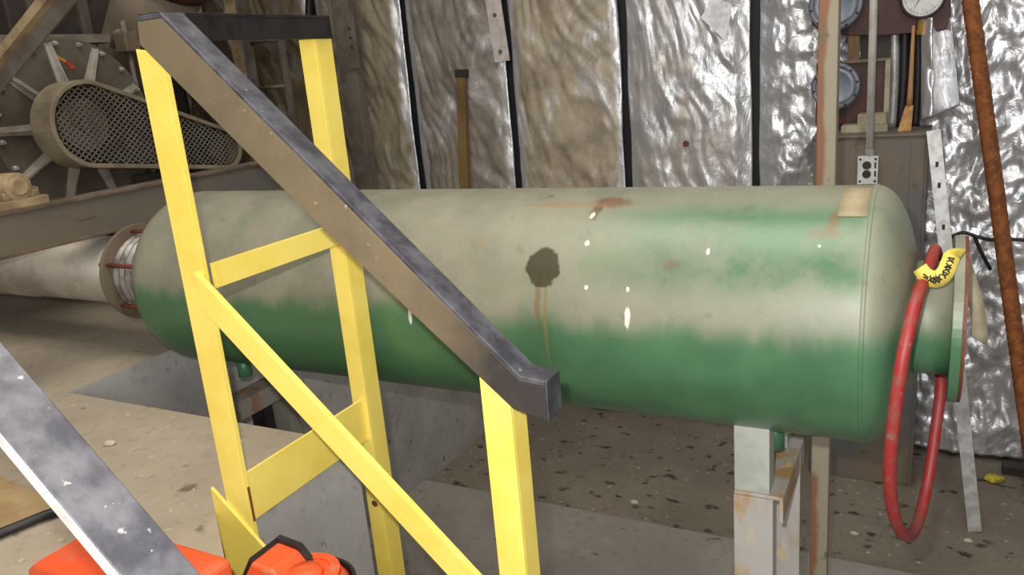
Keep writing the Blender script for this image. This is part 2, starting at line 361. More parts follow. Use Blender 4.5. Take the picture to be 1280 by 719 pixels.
MB().lathe([(-.05, .125), (.045, .125)], (0, AY, AZ), (1, 0, 0), 64).build('nozzle', tank_mat(R, .045), tank)
fo = MB(); fo.ring((0, AY, AZ), (1, 0, 0), .042, .062, .124, .182, 64)
fo.lathe([(.0615, .124), (.0625, .0)], (0, AY, AZ), (1, 0, 0), 48, caps=False)
fob = fo.build('nozzle_flange', tank_mat(R, .02), tank, bev=.002)
MB().ring((0, AY, AZ), (1, 0, 0), .0622, .068, .12, .181, 64).build('gasket', M['redrod'], fob)
for x, y in ((-.322, 1.86), (-2.095, 1.85)):
    zb = AZ-math.sqrt(R*R-(y-AY)**2)
    MB().lathe([(0, .024), (.05, .024), (.075, .024), (.078, .018)], (x, y, zb+.02), (0, 0, -1), 24).build('drain_coupling', M['green'], tank)
tp = MB(); tv = []
for i in range(2):
    for k in range(9):
        a = math.radians(91+3.6*k); tv.append(((-.178, -.122)[i], AY+(R+.002)*math.cos(a), AZ+(R+.002)*math.sin(a)))
tp.add(tv, [(k, k+1, 10+k, 9+k) for k in range(8)], 0, True)
o = tp.build('tape_patch', M['tape'], tank); sd = o.modifiers.new('thick', 'SOLIDIFY'); sd.thickness = .001

# supports under the tank
def support(xc, label, mats, mid_leg, ext=0.):
    y0, y1, zt = 1.745, 2.075, -1.026
    t = thing('tank_support', (xc, (y0+y1)/2, ZP), label, 'tank stand', 'steel stands under the green tank')
    a = .09; w = .009
    L = MB()                                                        # top angle iron
    L.box(xc-a/2, xc+a/2+ext, y0, y1, zt-w, zt); L.box(xc+a/2+ext-w, xc+a/2+ext, y0, y1, zt-a*.75, zt-w)
    L.build('top_beam', mats[0], t, bev=.0015)
    for y in (y0, y1-.07):
        e = ext if y > 1.9 else 0.; xc0 = xc; xc = xc+e
        l = MB(); l.box(xc-a/2-.001, xc+a/2+.001, y-.002, y+w, ZP, zt-w-.001); l.box(xc-a/2, xc-a/2+w, y+w, y+.07, ZP, zt-w)
        if y > 1.9: l.box(xc+a/2-.012-w, xc+a/2-w, y+w, y+.06, ZP, zt-w)
        l.build('leg', mats[1], t, bev=.0015); xc = xc0
    if mid_leg: MB().box(xc-.035, xc+.035, 1.90, 1.94, ZP, zt-w).build('leg', M['black'], t, bev=.002, label='black middle leg')
    if mid_leg:
        for y in (y0+.03, y1-.06):
            MB().box(xc-.045, xc-.035, y, y+.04, zt, AZ-math.sqrt(R*R-(max(abs(y-AY), abs(y+.04-AY)))**2)+.004).build('bracket', M['dark'], t)
        return t
    for y in (y0+.004, y1-.075):
        zt1 = AZ-math.sqrt(R*R-(min(abs(y-AY), abs(y+.06-AY)) if True else 0)**2)
        prof = [(y, zt)]+[(y+.065, zt)]+[(y+.065*(1-k/6), AZ-math.sqrt(R*R-(y+.065*(1-k/6)-AY)**2)+.001) for k in range(7)]
        b = MB(); b.prism([(xc-.045, p, q) for p, q in prof], (.082, 0, 0)); b.build('saddle_block', M['grey_paint'], t, bev=.002)
    return t
support(-.350, 'rusty angle iron stand with pale block under the right end of the tank', (M['angle_steel'], M['angle_steel']), False, .024)
support(-2.125, 'rusty brown stand under the left end of the tank', (M['rust_steel'], M['rust_steel']), True)

# duct pipe with expansion joint going left
pr = thing('duct_pipe', (-3.6, AY, AZ-.13), 'dusty grey metal pipe running left from the tank end', 'pipe')
MB().lathe([(-5.38, .131), (-3.22, .131), (-3.218, .127), (-2.58, .127)], (0, AY, AZ), (1, 0, 0), 48).build('pipe_run', M['galv_dusty'], pr)
MB().ring((0, AY, AZ), (1, 0, 0), -2.592, -2.577, .12, .178, 64).build('flange', M['duct'], pr, bev=.002)
bel = [(-2.577+.0078*i, .128+(.014 if i % 4 in (1, 2) else 0)) for i in range(30)]
MB().lathe(bel, (0, AY, AZ), (1, 0, 0), 48).build('bellows', M['silver_bellows'], pr)
for k in range(6):
    a = math.radians(-22+60*k); c = Vector((0, AY+.157*math.cos(a), AZ+.157*math.sin(a)))
    b = MB(); b.tube([c+Vector((-2.612, 0, 0)), c+Vector((-2.36, 0, 0))], .008, 10)
    b.lathe([(0, .016), (.012, .016)], c+Vector((-2.605, 0, 0)), (1, 0, 0), 6, smooth=False)
    b.build('tie_rod', M['redrod'], pr)
for x in (-3.95, -4.9):
    MB().prism([(x, AY-.09, ZU), (x, AY+.09, ZU), (x, AY+.06, AZ-.105), (x, AY, AZ-.128), (x, AY-.06, AZ-.105)], (.05, 0, 0)).build('pipe_foot', M['dark'], pr)

# ------------------------------------------------------------------ the yellow stair with its rails
st = thing('steel_staircase', (-.75, .78, ZP), 'yellow steel stair guard with black handrails in the foreground', 'stair railing')
yel = M['yellow']; SL = -.936
def rail_angle(y_top0, y_top1, wall_y, xa, xb, zf, mat, name, end_plate=True, label=None):
    # angle iron: sloping top leg plus a hanging leg on side wall_y; both ends cut plumb
    t = .007/.73; hgt = .052/.73
    m = MB()
    za, zb = zf(xa), zf(xb)
    m.prism([(xa, y_top0, za), (xb, y_top0, zb), (xb, y_top0, zb-t), (xa, y_top0, za-t)], (0, y_top1-y_top0, 0), 0)
    m.prism([(xa, wall_y[0], za-t), (xb, wall_y[0], zb-t), (xb, wall_y[0], zb-hgt), (xa, wall_y[0], za-hgt)], (0, wall_y[1]-wall_y[0], 0), 1)
    if end_plate: m.box(xb-.008, xb+.022, y_top0, y_top1, zb-hgt-.012, zb-.012, 0)
    return m.build(name, mat, st, bev=.0015, label=label)
zf = lambda x: -.151-.931*(x+.948)
def far_rail():
    top = [(-1.330, .151), (-1.266, .151), (-.587, -.487), (-.545, -.492)]; bot = [(-.545, -.562), (-.607, -.548), (-.963, -.243), (-1.337, .101)]
    m = MB(); t = .0095; y0, y1 = 1.075, 1.128
    low = [(x-.0, z-t) for x, z in top]
    m.prism([(x, y0, z) for x, z in top]+[(x, y0, z) for x, z in low[::-1]], (0, y1-y0, 0), 0)
    m.prism([(x, y0+.0005, z-.0005) for x, z in low]+[(x, y0+.0005, z) for x, z in bot], (0, .008, 0), 1)
    m.box(-.5445, -.5405, y0, y1, -.563, -.491, 0)
    return m.build('handrail', [M['black_paint'], M['dusty_flash_rail']], st, bev=.0015)
far_rail()
zn = lambda x: -.163+SL*(x+.955)-.001
rail_angle(.398, .459, (.452, .459), -1.45, -.50, zn, [M['black_paint'], M['dusty_flash_rail']], 'handrail')
MB().prism([(-1.45, .3955, zn(-1.45)-.001), (-.5, .3955, zn(-.5)-.001), (-.5, .3955, zn(-.5)-.0165), (-1.45, .3955, zn(-1.45)-.0165)], (0, .0025, 0)).build('flash_glare_edge', M['pinkwhite'], st, label='lower edge of the near handrail, flash glare painted pale')  # pale strip stands in for flash glare on the rail's near edge
# top bar across to the rear post
b = MB(); b.box(-1.335, -1.285, 1.083, 1.575, .146, .154); b.box(-1.293, -1.285, 1.128, 1.575, .102, .146); b.build('top_bar', M['black_bar'], st, bev=.0015)
# posts
def post_front(xa, xb, y, ztop_a, ztop_b, zb, ret, th=.006):
    m = MB(); m.prism([(xa, y, ztop_a), (xb, y, ztop_b), (xb, y, zb), (xa, y, zb)], (0, th, 0))
    m.prism([(xb-th, y+th, ztop_b), (xb-th, y+ret, ztop_b), (xb-th, y+ret, zb), (xb-th, y+th, zb)], (th, 0, 0))
    return m.build('post', yel, st, bev=.001)
post_front(-1.378, -1.310, 1.098, .095, .083, ZP, .013)
post_front(-.674, -.618, 1.088, zf(-.674)-.066, zf(-.618)-.066, ZP, .055)
m = MB(); m.box(-1.347, -1.298, 1.525, 1.531, ZP, .104); m.box(-1.304, -1.298, 1.531, 1.585, ZP, .104); m.build('post', yel, st, bev=.001)
for x in (-1.395, -.53):
    m = MB(); zt = zn(x)-.07; m.box(x-.025, x+.025, .425, .431, ZP if x > -1 else ZU, zt); m.box(x+.019, x+.025, .431, .475, ZP if x > -1 else ZU, zt); m.build('post', yel, st, bev=.001)
# middle rail and cross bars
zm = lambda x: -.352+SL*(x+1.313)
m = MB(); xa, xb = -1.322, -.672
m.prism([(xa, 1.084, zm(xa)), (xb, 1.084, zm(xb)), (xb, 1.084, zm(xb)-.076), (xa, 1.084, zm(xa)-.076)], (0, .014, 0)); m.build('mid_rail', yel, st, bev=.0015)
MB().box(-1.318, -1.308, 1.124, 1.525, -.388, -.335).build('cross_bar', yel, st, bev=.001)
MB().box(-1.318, -1.312, 1.104, 1.525, -.925, -.808).build('toe_board', yel, st, bev=.001)
MB().box(-1.3105, -1.3085, 1.104, 1.109, -.925, -.84).build('weld_rust', M['rust'], st, label='rusty weld at the end of the toe board')
for z_, r_ in ((-1.02, .012), (-1.12, .010)): MB().lathe([(0, r_), (.002, r_*.8)], (-1.322, 1.525, z_), (0, -1, 0), 12).build('paint_chip', M['rust'], st)
# stringers and treads
zs = lambda x: -.853+(SL+.02)*(x+1.412)
for y in (1.09, .44):
    m = MB(); xe = -1.412+(-.853-.02-ZP)/.916
    m.prism([(-1.412, y, -.853), (xe, y, ZP+.02), (xe, y, ZP), (xe-.26, y, ZP), (-1.412, y, -1.13)], (0, .008, 0))
    if y < 1: m.prism([(-1.412, y+.008, -.853), (xe, y+.008, ZP+.02), (xe, y+.008, ZP+.012), (-1.412, y+.008, -.861)], (0, .03, 0))
    m.build('stringer', yel, st)
for k in range(1, 6):
    z = -.915-.22*k; x = -1.07+.235*(k-1)
    MB().box(x+.01, x+.25, .452, 1.058, z-.03, z).build('tread', M['grey_angle'], st, bev=.003)

# ------------------------------------------------------------------ orange tools by the stair
t1 = thing('orange_power_tool', (-1.0, .90, -1.135), 'orange power tool with black trim in front of the yellow stringer', 'power tool')
zc = -.915
body = MB()
c0 = Vector((-1.0, .90, -1.135))
body.lathe([(0, .075), (.02, .085), (.15, .085), (.215, .083), (.25, .078), (.268, .066), (.276, .05)], (-.985, .92, -1.135), (0, 0, 1), 40).build('motor_housing', M['orange'], t1)
cap = MB(); cap.ring((-.985, .92, -1.135), (0, 0, 1), .266, .280, .048, .064, 40); cap.lathe([(.273, .036), (.286, .03), (.290, .008)], (-.985, .92, -1.135), (0, 0, 1), 28); cap.build('vent_cap', M['orange'], t1)
MB().ring((-.985, .92, -1.135), (0, 0, 1), .12, .255, .084, .090, 40).build('black_band', M['black'], t1)
gp = [(-1.125, -1.03), (-1.03, -1.03), (-1.005, -.868), (-1.03, -.84), (-1.08, -.834), (-1.115, -.885)]
g1 = MB(); g1.prism([(x, .885, z) for x, z in gp], (0, .085, 0)); g1.build('gear_case', M['orange'], t1, bev=.006)
g2 = MB(); cx_, cz_ = -1.06, -.93
g2.prism([(cx_+(x-cx_)*1.10, .955, cz_+(z-cz_)*1.10) for x, z in gp], (0, .012, 0)); g2.prism([(-1.131, .89, -1.03), (-1.118, .89, -1.03), (-1.108, .89, -.886), (-1.08, .89, -.842), (-1.086, .89, -.828), (-1.121, .89, -.882)], (0, .07, 0)); g2.build('trim_strip', M['black'], t1)
MB().box(-1.16, -.90, .83, 1.03, -1.135, -1.11).build('base_plate', M['black'], t1, bev=.004)
t2 = thing('orange_tool_case', (-1.3, .77, ZU), 'orange plastic case lower left between near handrail and yellow stringer', 'tool case')
t2.location.x -= 0
zz = at(250, 686, 1, .85).z
x2a = -1.46; x2b = at(281, 690, 1, .84).x
MB().prism([(x2a, .70, ZU-.0), (x2b, .70, ZU), (x2b, .70, zz-.004), (x2b-.02, .70, zz), (x2a+.03, .70, zz), (x2a, .70, zz-.02)], (0, .15, 0)).build('case_body', M['orange'], t2, bev=.008)
MB().box(x2a-.003, x2b+.003, .697, .853, ZU+.05, ZU+.056).build('lid_seam', M['black'], t2)
m = MB(); m.tube(smoothpath([(-1.38, .70, zz-.03), (-1.38, .67, zz-.03), (-1.25, .67, zz-.03), (-1.25, .70, zz-.03)]), .009, 8); m.build('carry_handle', M['black'], t2)

# ------------------------------------------------------------------ belt driven blower, upper left
FX = -3.30; FC = at(97, 158, 0, FX)
fan = thing('blower_fan', (FX-.35, FC.y, -.37), 'dark ribbed centrifugal blower with mesh belt guard, upper left', 'blower')
MB().lathe([(-.62, .33), (-.60, .352), (-.02, .352), (0, .345)], FC, (1, 0, 0), 64).build('fan_casing', M['fan_metal'], fan)
MB().lathe([(0, .368), (.012, .368)], FC, (1, 0, 0), 64).build('end_plate', M['fan_metal'], fan, bev=.002)
# the volute runs out backwards to a flared outlet
for k, ang in enumerate((64, 100, 140, 178, 212, 248, 288, 325, 25)):
    a = math.radians(ang)                                          # radial stiffening ribs
    d = Vector((0, math.cos(a), math.sin(a))); t = Vector((0, -math.sin(a), math.cos(a)))
    m = MB(); b0 = FC+Vector((.012, 0, 0))
    p = [b0+d*.10, b0+d*.352, b0+d*.352+Vector((.018, 0, 0)), b0+d*.10+Vector((.052, 0, 0))]
    m.prism([q-t*.004 for q in p], t*.008); 
    m.prism([b0+d*.09-t*.026, b0+d*.352-t*.017, b0+d*.352+t*.017, b0+d*.09+t*.026], (.006, 0, 0))
    m.build('rib', M['fan_rib'], fan)
for k in range(20):
    a = math.radians(18*k+5); MB().lathe([(0, .0115), (.01, .0115), (.018, .006), (.022, .006)], FC+Vector((.012, .345*math.cos(a), .345*math.sin(a))), (1, 0, 0), 6, smooth=False).build('bolt', M['fan_rib'], fan)
MB().lathe([(.012, .12), (.05, .11), (.08, .07), (.10, .06)], FC, (1, 0, 0), 40).build('bearing_hub', M['fan_rib'], fan)
# belt guard: an obround pan with an expanded metal face
G0 = at(116, 155, 0, -3.07); G1 = at(284, 186, 0, -3.07); GR0, GR1 = .172, .092
def guard_outline(r0, r1, x, n=20):
    v = Vector((0, G1.y-G0.y, G1.z-G0.z)); L = v.length; d = v/L; base = math.atan2(d.z, d.y); al = math.acos((r0-r1)/L); P = []
    for i in range(n+1):
        a = base+al+(2*math.pi-2*al)*i/n; P.append(Vector((x, G0.y+r0*math.cos(a), G0.z+r0*math.sin(a))))
    for i in range(n+1):
        a = base-al+2*al*i/n; P.append(Vector((x, G1.y+r1*math.cos(a), G1.z+r1*math.sin(a))))
    return P
def band(x0, x1, r0, r1, m, th=.004, lip=0):
    o0 = guard_outline(r0, r1, x0); o1 = guard_outline(r0, r1, x1); i0 = guard_outline(r0-th, r1-th, x0); i1 = guard_outline(r0-th-lip, r1-th-lip, x1); n = len(o0)
    m.add(o0+o1+i1+i0, [(k*n+i, k*n+(i+1) % n, ((k+1) % 4)*n+(i+1) % n, ((k+1) % 4)*n+i) for k in range(4) for i in range(n)], 0, False); return m
guard = band(-3.205, -3.07, GR0+.006, GR1+.006, MB(), .005, .014).build('belt_guard', M['guard_rim'], fan, bev=.003)
MB().add(guard_outline(GR0, GR1, -3.2), [tuple(range(42))]).build('guard_back', M['dark'], guard)
# expanded metal: zig-zag strands clipped to the outline
ol = [(p.y, p.z) for p in guard_outline(GR0-.012, GR1-.012, 0)]
def inside(y, z):
    c = False; j = len(ol)-1
    for i in range(len(ol)):
        (yi, zi), (yj, zj) = ol[i], ol[j]
        if (zi > z) != (zj > z) and y < (yj-yi)*(z-zi)/(zj-zi)+yi: c = not c
        j = i
    return c
sm = MB(); wy, wz, th = .030, .0125, .0024; y0g = min(p[0] for p in ol); z0g = min(p[1] for p in ol); z1g = max(p[1] for p in ol); y1g = max(p[0] for p in ol)
jz = 0; z = z0g
while z < z1g:
    y = y0g-wy; k = 0
    while y < y1g+wy:
        for s0, s1 in ((0, 1), (1, 0)):
            a = (y, z+(wz if s0 else 0)); b = (y+wy/2, z+(wz if s1 else 0))
            if inside(*a) and inside(*b):
                sm.add([(-3.078, a[0], a[1]-th), (-3.078, b[0], b[1]-th), (-3.078, b[0], b[1]+th), (-3.078, a[0], a[1]+th),
                        (-3.081, a[0], a[1]-th), (-3.081, b[0], b[1]-th), (-3.081, b[0], b[1]+th), (-3.081, a[0], a[1]+th)],
                       [(0, 1, 2, 3), (7, 6, 5, 4), (0, 4, 5, 1), (3, 2, 6, 7)])
            y += wy/2
    z += wz*2 if False else wz
    jz += 1
    # alternate rows are shifted half a diamond
    y0g += wy/2 if jz % 2 else -wy/2
sm.build('mesh_screen', M['guard_mesh'], guard)
hub = MB(); hub.lathe([(0, .105), (.018, .105), (.02, .092), (.03, .092), (.032, .105), (.05, .105)], (-3.17, G0.y, G0.z), (1, 0, 0), 40); hub.lathe([(.05, .03), (.075, .028)], (-3.17, G0.y, G0.z), (1, 0, 0), 24); hub.build('pulley', M['fan_metal'], fan)
hub = MB(); hub.lathe([(0, .05), (.05, .05)], (-3.17, G1.y, G1.z), (1, 0, 0), 32); hub.build('pulley', M['dark'], fan)
# direction arrow on the end plate
A0 = at(103, 75, 0, FX+.0135); A1 = at(84, 69, 0, FX+.0135); tip = at(94, 86, 0, FX+.0135)
a0, a1, a2 = at(68, 69, 0, FX+.0135), at(82, 77, 0, FX+.0135), at(93, 85, 0, FX+.0135)
d = (a2-a0).normalized(); pz = Vector((0, -d.z, d.y))
ar = MB(); ar.prism([a0-pz*.007, a1-pz*.006, a1+pz*.006, a0+pz*.007], (.001, 0, 0), 1); ar.prism([a1-pz*.006, a2-d*.02-pz*.006, a2-d*.02-pz*.017, a2+d*.008, a2-d*.02+pz*.017, a2-d*.02+pz*.006, a1+pz*.006], (.001, 0, 0), 0)
ar.build('direction_arrow', [M['arrow'], M['arrow_tail']], fan)
# motor under the guard's small end
mo = Vector((-3.24, G1.y, G1.z)); m = MB(); m.lathe([(-.30, .05), (-.29, .085), (-.02, .088), (0, .06)], mo, (1, 0, 0), 32); m.build('motor', M['dark'], fan)
m = MB(); m.box(-3.55, -3.24, G1.y-.09, G1.y+.09, -.437, G1.z-.07); m.box(-3.28, -3.24, 2.45, 2.62, -.437, -.33); m.build('motor_base', M['dark'], fan, bev=.003)
# rail behind the end plate and the beige pillow block at the left edge
h0, h1 = at(-60, 50, 0, -3.34), at(118, 49, 0, -3.34)
MB().box(-3.38, -3.30, h0.y-.4, h1.y+.05, h1.z-.018, h1.z+.018).build('top_rail', M['grey_angle'], fan, bev=.002)

# channel beam carrying the blower
bz1, bz0 = -.309, -.457
bm_ = thing('channel_beam', (-3.2, 1.7, ZU), 'dusty steel channel beam under the blower, crossing above the duct pipe', 'beam')
for xw in (-2.665, -3.95):
    m = MB(); m.box(xw, xw+.012, .2, 3.0, bz0+.012, bz1-.012); m.build('web', M['beam'], bm_)
    for a, b in ((bz1-.012, bz1), (bz0, bz0+.012)):
        m = MB(); m.box(xw-.075, xw+.022, .2, 3.0, a, b); m.build('flange', M['beam_flange'], bm_, bev=.002)
for y in (2.1, 2.75, .5):
    m = MB(); m.box(-3.95, -2.67, y, y+.07, bz0-.018, bz0); m.build('cross_member', M['beam_flange'], bm_)
for y in (.3, 2.85):
    for x in (-2.74, -3.95): MB().box(x, x+.07, y, y+.07, ZU, bz0-.0 if y > 2.8 or y < .5 else bz0).build('leg', M['dark'], bm_)
# bed plate the casing stands on
m = MB(); m.box(-3.92, -3.30, 1.98, 2.62, bz0+.001, bz0+.02); m.build('bed_plate', M['dark'], fan)
# bearing block on the beam
pb = Vector((-2.70, at(16, 228, 0, -2.70).y, bz1))
m = MB(); m.box(pb.x-.04, pb.x+.04, pb.y-.11, pb.y+.085, bz1, bz1+.03); m.box(pb.x-.032, pb.x+.032, pb.y-.06, pb.y+.045, bz1+.03, bz1+.055); m.lathe([(-.038, .046), (.038, .046), (.04, .03), (.05, .028)], pb+Vector((0, -.008, .07)), (1, 0, 0), 28)
for yq in (-.09, .065): m.lathe([(0, .014), (.016, .014), (.018, .007), (.03, .007)], pb+Vector((0, yq, .03)), (0, 0, 1), 6, smooth=False)
pbo = m.build('bearing_block', M['tan_dust'], bev=.004); tag(pbo, 'tan dusty bearing block on the beam at the left edge', 'bearing')
# diagonal two tone brace in front of the blower
p0, p1 = at(0, 93, 1, 1.70), at(76, 0, 1, 1.70); d = (p1-p0); lo = p0+d*((ZU-p0.z)/d.z); hi = p0+d*((.9-p0.z)/d.z)
br = thing('diagonal_brace', (lo.x, lo.y, ZU), 'tan edged grey angle iron brace slanting across the upper left corner', 'brace')
m = MB(); sd = Vector((0, 1, 0)); upv = Vector((-d.z, 0, d.x)).normalized()
dn = d.normalized(); 
def L2(wid, off, th, mat, name):
    mm = MB(); mm.prism([lo+upv*off, lo+upv*(off+wid), lo+upv*(off+wid)+Vector((0, th, 0)), lo+upv*off+Vector((0, th, 0))], hi-lo); return mm.build(name, mat, br)
L2(.052, -.040, .006, M['grey_angle'], 'face_leg')
mm = MB(); mm.prism([lo+upv*.012+Vector((0, -.03, 0)), lo+upv*.020+Vector((0, -.03, 0)), lo+upv*.020+Vector((0, .0, 0)), lo+upv*.012+Vector((0, .0, 0))], hi-lo); mm.prism([lo+upv*.02+Vector((0, -.03, 0)), lo+upv*.042+Vector((0, -.03, 0)), lo+upv*.042+Vector((0, -.024, 0)), lo+upv*.02+Vector((0, -.024, 0))], hi-lo); mm.build('top_leg', M['tan_dust'], br, label='tan dusty upper leg')

# beige cone shaped duct with dark collar above the blower
c0, c1 = at(165, 78, 1, 2.9), at(210, -40, 1, 2.9)
dt = thing('outlet_duct', (c0.x, 2.9, c0.z-.1), 'beige tapering duct rising behind the blower guard', 'duct')
ax = (c1-c0)
MB().lathe([(-.25, .16), (0, .165), (ax.length*.55, .185), (ax.length*.9, .20)], c0, ax, 40).build('duct_cone', M['duct'], dt)
MB().lathe([(ax.length*.9, .212), (ax.length*1.0, .215), (ax.length*1.02, .2), (ax.length*2.4, .2)], c0, ax, 40).build('duct_collar', M['redbrown'], dt)
MB().box(c0.x-.12, c0.x+.10, 2.82, 3.0, ZU, c0.z-.12).build('duct_leg', M['dark'], dt)
# clamp box on its rod
q = at(159, 52, 1, 2.72)
cl = thing('clamp_fitting', (q.x, 2.72, ZU), 'small grey clamp box on a thin rod left of the front yellow post', 'clamp')
MB().tube([(q.x+.0, 2.72, ZU+.015), (q.x, 2.72, q.z-.04)], .011, 12).build('rod', M['grey_angle'], cl)
m = MB(); m.box(q.x-.045, q.x+.04, 2.68, 2.76, q.z-.05, q.z+.045); m.build('clamp_body', M['duct'], cl, bev=.008)
m = MB(); m.lathe([(0, .02), (.05, .02), (.055, .012)], (q.x, 2.72, q.z+.04), (0, 0, 1), 6, smooth=False); m.tube([(q.x-.09, 2.70, q.z-.02), (q.x-.05, 2.70, q.z+.045), (q.x, 2.70, q.z+.05)], .012, 8); m.build('clamp_bolt', M['grey_angle'], cl)
m = MB(); m.box(q.x-.05, q.x+.05, 2.66, 2.78, ZU, ZU+.016); m.build('foot_plate', M['dark'], cl)
# ---- dark machine body behind the blower
mb = thing('machine_cabinet', (-4.5, 3.3, ZU), 'dark brown steel machine housing behind the blower', 'machine')
m = MB(); m.box(-5.2, -4.15, 2.6, 3.5, ZU, .75); m.build('housing', M['dark'], mb, bev=.01)
m = MB()
for k in range(3): m.box(-4.15, -4.12, 2.7+.28*k, 2.76+.28*k, ZU+.1, .7)
m.build('stiffener', M['fan_metal'], mb, bev=.003)

# ---- ladder, column, brace and small things at the wall behind the rear post
la = thing('wall_ladder', (-4.02, 4.2, ZU), 'thin brown steel ladder standing before the brown dusty foil', 'ladder')
xa, xb = at(326, 150, 1, 4.2).x, at(366, 150, 1, 4.2).x
for x in (xa, xb): MB().box(x-.02, x+.02, 4.19, 4.22, ZU, 1.2).build('rail', M['grey_angle'], la, bev=.002)
for k in range(7):
    z = at(340, 109, 1, 4.2).z+.30*(k-3)
    MB().tube([(xa, 4.205, z), (xb, 4.205, z)], .013, 10).build('rung', M['duct'], la)
x0, x1 = at(430, 118, 1, 4.38).x, at(452, 118, 1, 4.38).x
co = thing('steel_column', ((x0+x1)/2, 4.4, ZU if x1 < XC else ZL), 'grey brown steel column just right of the rear yellow post', 'column')
MB().box(x0-.01, x1-.02, 4.38, 4.46, ZU, 1.3).build('shaft', M['grey_angle'], co, bev=.004)
sx = at(440, 60, 1, 4.36).x
m = MB(); m.box(sx-.035, sx+.035, 4.360, 4.379, at(440, 86, 1, 4.36).z, at(440, 15, 1, 4.36).z); m.build('splice_plate', M['grey_angle'], co, bev=.003)
for k in range(3):
    zq = at(440, 35+12*k, 1, 4.36).z; MB().lathe([(0, .009), (.008, .006)], (sx, 4.36, zq), (0, -1, 0), 10).build('bolt', M['dark'], co)
p0, p1 = at(277, 0, 1, 4.34), at(412, 120, 1, 4.34)
e0 = p0-(p1-p0)*.8
wb = MB(); wb.bar(e0, p1, sq(.012, .10), (0, -1, 0)); dv = (p1-e0).normalized(); un = Vector((-dv.z, 0, dv.x)); wb = MB(); wb.prism([e0-un*.05, e0+un*.05, e0+un*.05+Vector((0, .012, 0)), e0-un*.05+Vector((0, .012, 0))], p1-e0)
tag(wb.build('wall_brace', M['grey_angle']), 'flat grey diagonal brace behind the black top bar', 'brace')
k0 = at(385, -30, 1, 4.45); tag(MB().tube([(k0.x, 4.45, 1.2), (k0.x+.01, 4.45, .7), (at(386, 24, 1, 4.45).x, 4.45, at(386, 24, 1, 4.45).z), (at(386, 24, 1, 4.45).x-.05, 4.46, -.2), (at(386, 24, 1, 4.45).x-.06, 4.46, ZU)], .024, 12).build('black_cable', M['black']), 'black cable hanging above the rear end of the black top bar', 'cable')
k0 = at(249, 10, 1, 4.0); tag(MB().tube([(k0.x, 4.0, 1.2), (k0.x-.02, 4.0, ZU)], .022, 12).build('conduit_riser', M['grey_angle']), 'thin grey riser pipe above the black top bar near its left end', 'pipe')
k0 = at(299, 80, 1, 4.1); tag(MB().box(k0.x-.025, k0.x+.025, 4.08, 4.13, ZU, .6).build('timber_post', M['tan_dust']), 'narrow tan upright under the black top bar', 'post')
k0 = at(356, 232, 1, 3.6); tag(MB().lathe([(0, .085), (.45, .085), (.47, .07), (.48, .03)], (k0.x, 3.6, ZU), (0, 0, 1), 32).build('silver_canister', M['galv']), 'silver canister top just above the tank below the ladder', 'canister')

# ---- sticks and strips against the foil
p0, p1 = at(577, 97, 1, 4.56), at(581, 236, 1, 4.50); d = p1-p0; lo = p0+d*((ZL-p0.z)/d.z)
stx = thing('wooden_stick', (lo.x, lo.y, ZL), 'brown wooden stick leaning against the grey brown foil panel', 'stick')
m = MB(); m.bar(lo, p0, sq(.062, .035), (0, -1, 0)); m.build('shaft', M['wood'], stx, bev=.003)
m = MB(); m.bar(p0, p0-d.normalized()*.05, sq(.082, .04), (0, -1, 0)); m.build('dark_tip', M['dark'], stx, bev=.003)
q0, q1 = at(607, -60, 1, 4.585), at(628, 77, 1, 4.60)
ps = MB(); ps.bar(q1, q0+(q0-q1)*.6, sq(.105, .012), (0, -1, 0))
pso = tag(ps.build('perforated_strip', M['pinkwhite'], bev=.002), 'pale perforated metal strip hanging over the dark seam', 'metal strip')
dq = (q0-q1).normalized()
for t_ in (.06, .28, .52): MB().lathe([(0, .013), (.004, .013)], q1+dq*t_+Vector((0, -.007, 0)), (0, -1, 0), 14).build('hole_stud', M['grey_angle'], pso)

# ---- rusty square pole behind the tank
px_, py_ = at(1035, 120, 1, 2.6).x, 2.6
s_ = N('pole_rust'); X, Y, Z = s_.xyz()
f = s_.ramp(s_.math('ADD', s_.math('MULTIPLY', X, -26), s_.math('MULTIPLY', s_.math('SUBTRACT', s_.noise(7, 5, .65, (1, 1, .5)), .5), 2.2)), -.02, .45)
lowrust = s_.math('MULTIPLY', s_.ramp(Z, .88, .93, 1, 0), s_.ramp(X, .01, -.02)); 
f = s_.math('MULTIPLY', f, s_.math('SUBTRACT', 1., s_.math('MULTIPLY', s_.ramp(Z, .83, .87), s_.ramp(Z, 1.5, 1.3))))
col = s_.mix(f, srgb(158, 148, 126), srgb(140, 98, 72)); col = s_.mix(s_.ramp(s_.noise(16, 5), .58, .7), col, srgb(112, 102, 84))
s_.bump(s_.noise(50), .2, .004); M['pole'] = s_.set(col, .7, .05)
po = thing('square_pole', (px_, py_, ZL), 'rusty square steel pole standing behind the right end of the tank', 'pole')
MB().box(px_-.031, px_+.025, py_, py_+.06, ZL+.01, 1.3).build('shaft', M['pole'], po, bev=.004)
MB().box(px_-.09, px_+.08, py_-.06, py_+.12, ZL, ZL+.012).build('base_plate', M['rust'], po, bev=.002)
